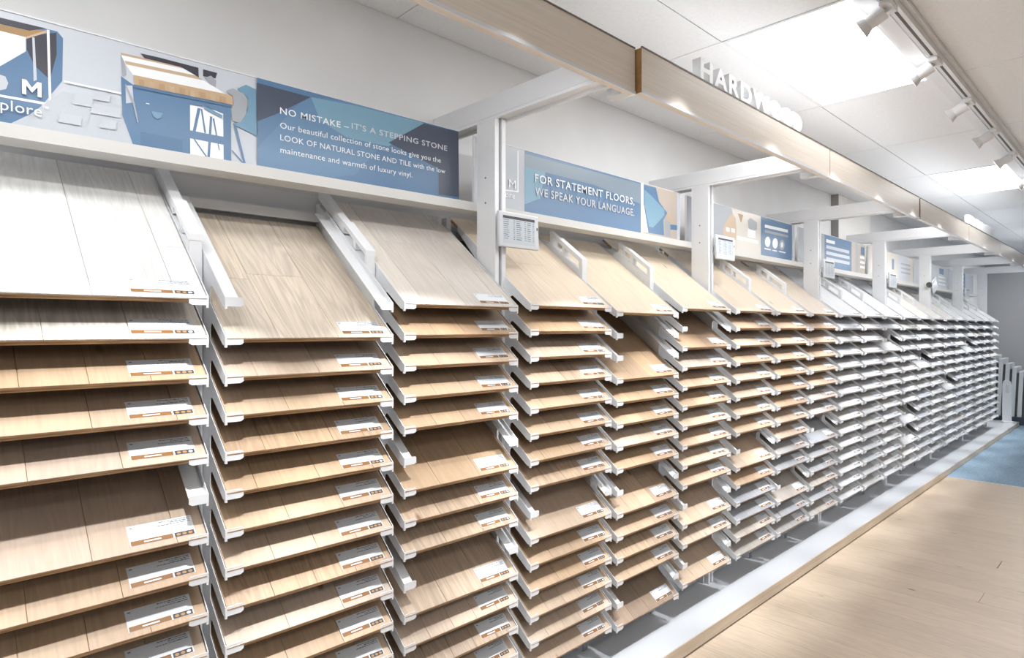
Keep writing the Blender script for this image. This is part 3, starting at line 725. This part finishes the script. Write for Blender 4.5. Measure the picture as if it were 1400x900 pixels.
for k in range(7): link('led_strip', led_me, fas, (-HX, (k+.52)*U, 0))
up_me = MB().box(-.775*U-.03, -.775*U+.03, -.80, .80, CAMZ+.520*U-hz0, CAMZ+.530*U-hz0).mesh('uplight_strip', M['white2'])
for k in range(7): link('uplight_strip', up_me, fas, (-HX, (k+.52)*U, 0))
# standing letters
def word(s, y0, y1, zb, cap, lab, grp, ext=.018):
    t = thing('letter_sign', lab, 'sign', (HX-.022, y0, zb), None)
    tot = 0; ms = []
    for ch in s:
        me = text_mesh(ch, 1.0, 0.0, .035); xs_ = [v.co.x for v in me.vertices]; ms.append((me, min(xs_), max(xs_))); tot += max(xs_)-min(xs_)
    gap = .07; sx = (y1-y0)/(tot+gap*(len(s)-1)); sy = cap/.80; y = 0
    for ch, (me, lo, hi) in zip(s, ms):
        bpy.data.meshes.remove(me)
        me = text_mesh(ch, 1.0, .5, .035, 'letter')
        for v in me.vertices:
            a, b_, c_ = v.co; v.co = (c_*2*ext, (a-lo)*sx, b_*sy+.03*sy)
        me.materials.clear(); me.materials.append(M['letter']); link('letter', me, t, (0, y, 0)); y += (hi-lo+gap)*sx
    return t
M['letter'] = mat('white_letter_acrylic', (.86,.88,.90), .35)
word('HARDWOOD', 1.2506*U, 1.812*U, hz1+.006, .093, 'white block letters reading HARDWOOD, standing on the fascia nearest the camera', None)
t = thing('letter_sign', 'small far white sign of crowded overlapping letters on the fascia', 'sign', (HX-.022, 4.03*U, hz1+.006))
ry = random.Random(9); yy = 0
while yy < .70*U:
    w_ = ry.uniform(.085, .12); h_ = .098+ry.uniform(-.006, .006)
    link('letter', bevel(MB().box(-.018, .018, .002, w_-.002, 0, h_).mesh('letter', M['letter']), .012, 2), t, (0, yy, 0)); yy += w_

# ================================================================ TRACK LIGHTING
tr = thing('lighting_track', 'long white twin lighting track on the ceiling, running along the aisle', 'track', (TRACK_X, 0, ZC))
q = MB(); q.box(-.085, .050, -1.5, 13.5, -.018, -.0005); link('mounting_plate', q.mesh('track_plate', M['white']), tr)
q = MB(); q.box(-.012, .030, -1.5, 13.5, -.048, -.018); link('rail', q.mesh('track_rail', M['white']), tr)
q = MB(); q.box(-.085, -.030, -1.5, 13.5, -.030, -.018); link('side_channel', q.mesh('track_channel', M['white']), tr)
q = MB()
ys_ = sorted(HEAD_Y)
for a, b_ in zip(ys_[:-1], ys_[1:]): q.box(.002, .014, a+.07, b_-.07, -.0488, -.046)
link('groove', q.mesh('track_groove', M['groove']), tr)
# one head: adapter, stem, body, rim, all leaning towards the racks
q = MB(); q.box(-.016, .028, -.055, .055, -.070, -.049); hd1 = bevel(q.mesh('adapter', M['white']), .003, 1)
q = MB(); q.cyl((0, 0, -.068), (-.045, 0, -.100), .012, .012, 10); hd2 = q.mesh('stem', M['white'])
q = MB(); q.cyl((-.006, 0, -.076), (-.070, -.004, -.110), .033, .029, 18); hd3 = q.mesh('lamp_body', M['white'])
q = MB(); q.cyl((-.068, -.004, -.108), (-.096, -.006, -.124), .030, .045, 20); hd4 = q.mesh('lamp_rim', M['white'])
hn = 0
vis = {2.92: 'white track spotlight nearest the camera, at the top edge of the picture', 3.70: 'second white track spotlight from the front, over the large light panel corner', 4.50: 'third white track spotlight from the front',
       5.30: 'fourth white track spotlight from the front', 6.1: 'fifth white track spotlight, just before the further light panel', 7.15: 'sixth white track spotlight, over the further ceiling light panel'}
for hy in HEAD_Y:
    t = thing('track_spotlight', vis.get(hy, 'white track spotlight on the rail, outside the view'), 'spotlight', (TRACK_X, hy, ZC), 'spotlights on the ceiling track')
    for nm, me in (('adapter', hd1), ('stem', hd2), ('lamp_body', hd3), ('lamp_rim', hd4)): link(nm, me, t)

# ================================================================ FAR END
t = thing('sample_holder', 'white upright holder with a slotted handle at the far plinth end', 'holder', (-1.80, 13.35, PZ), None, (0, 0, -1.2))
q = MB(); hw = .062
q.box(-.012, .012, -hw, hw, 0, .50); q.box(-.012, .012, -hw, -.022, .50, .64); q.box(-.012, .012, .022, hw, .50, .64)
q.prism([(-hw, .64), (hw, .64), (hw*.8, .70), (hw*.3, .725), (-hw*.3, .725), (-hw*.8, .70)], -.012, .012, 'x')
link('upright', q.mesh('holder_upright', M['white']), t)
q = MB(); q.prism([(0, 0), (-.25, 0), (0, .20)], -.01, .01); link('brace', q.mesh('brace', M['white']), t, (-.012, 0, 0))
link('foot', MB().box(-.06, .10, -.07, .07, 0, .03).mesh('holder_foot', M['white']), t)
t = thing('sample_stand', 'dark blue base holding upright pale carpet sample panels beyond the racks', 'display stand', (-1.83, 14.0, .004))
link('base', MB().box(-.28, .30, -.30, .30, 0, .14).mesh('stand_base', mat('dark_blue_base', (.06,.08,.12), .5)), t)
tops = [1.20, 1.14, 1.06, 1.00, .93, .90]
for i, h in enumerate(tops):
    x = -.24+i*.095
    link('sample_panel', bevel(MB().box(-.030, .030, -.27, .27, .14, h).mesh('sample_panel', M['pilp'] if 'pilp' in M else mat('pale_sample_%d' % i, (.66+.02*i, .68+.02*i, .70+.02*i), .7)), .006, 2), t, (x, 0, 0), (0, .04, 0))
    link('dark_divider', MB().box(-.012, .012, -.26, .26, .14, h-.10).mesh('dark_divider', M['groove']), t, (x+.048, 0, 0), (0, .04, 0))  # dark sheet added for the shade between neighbouring panels
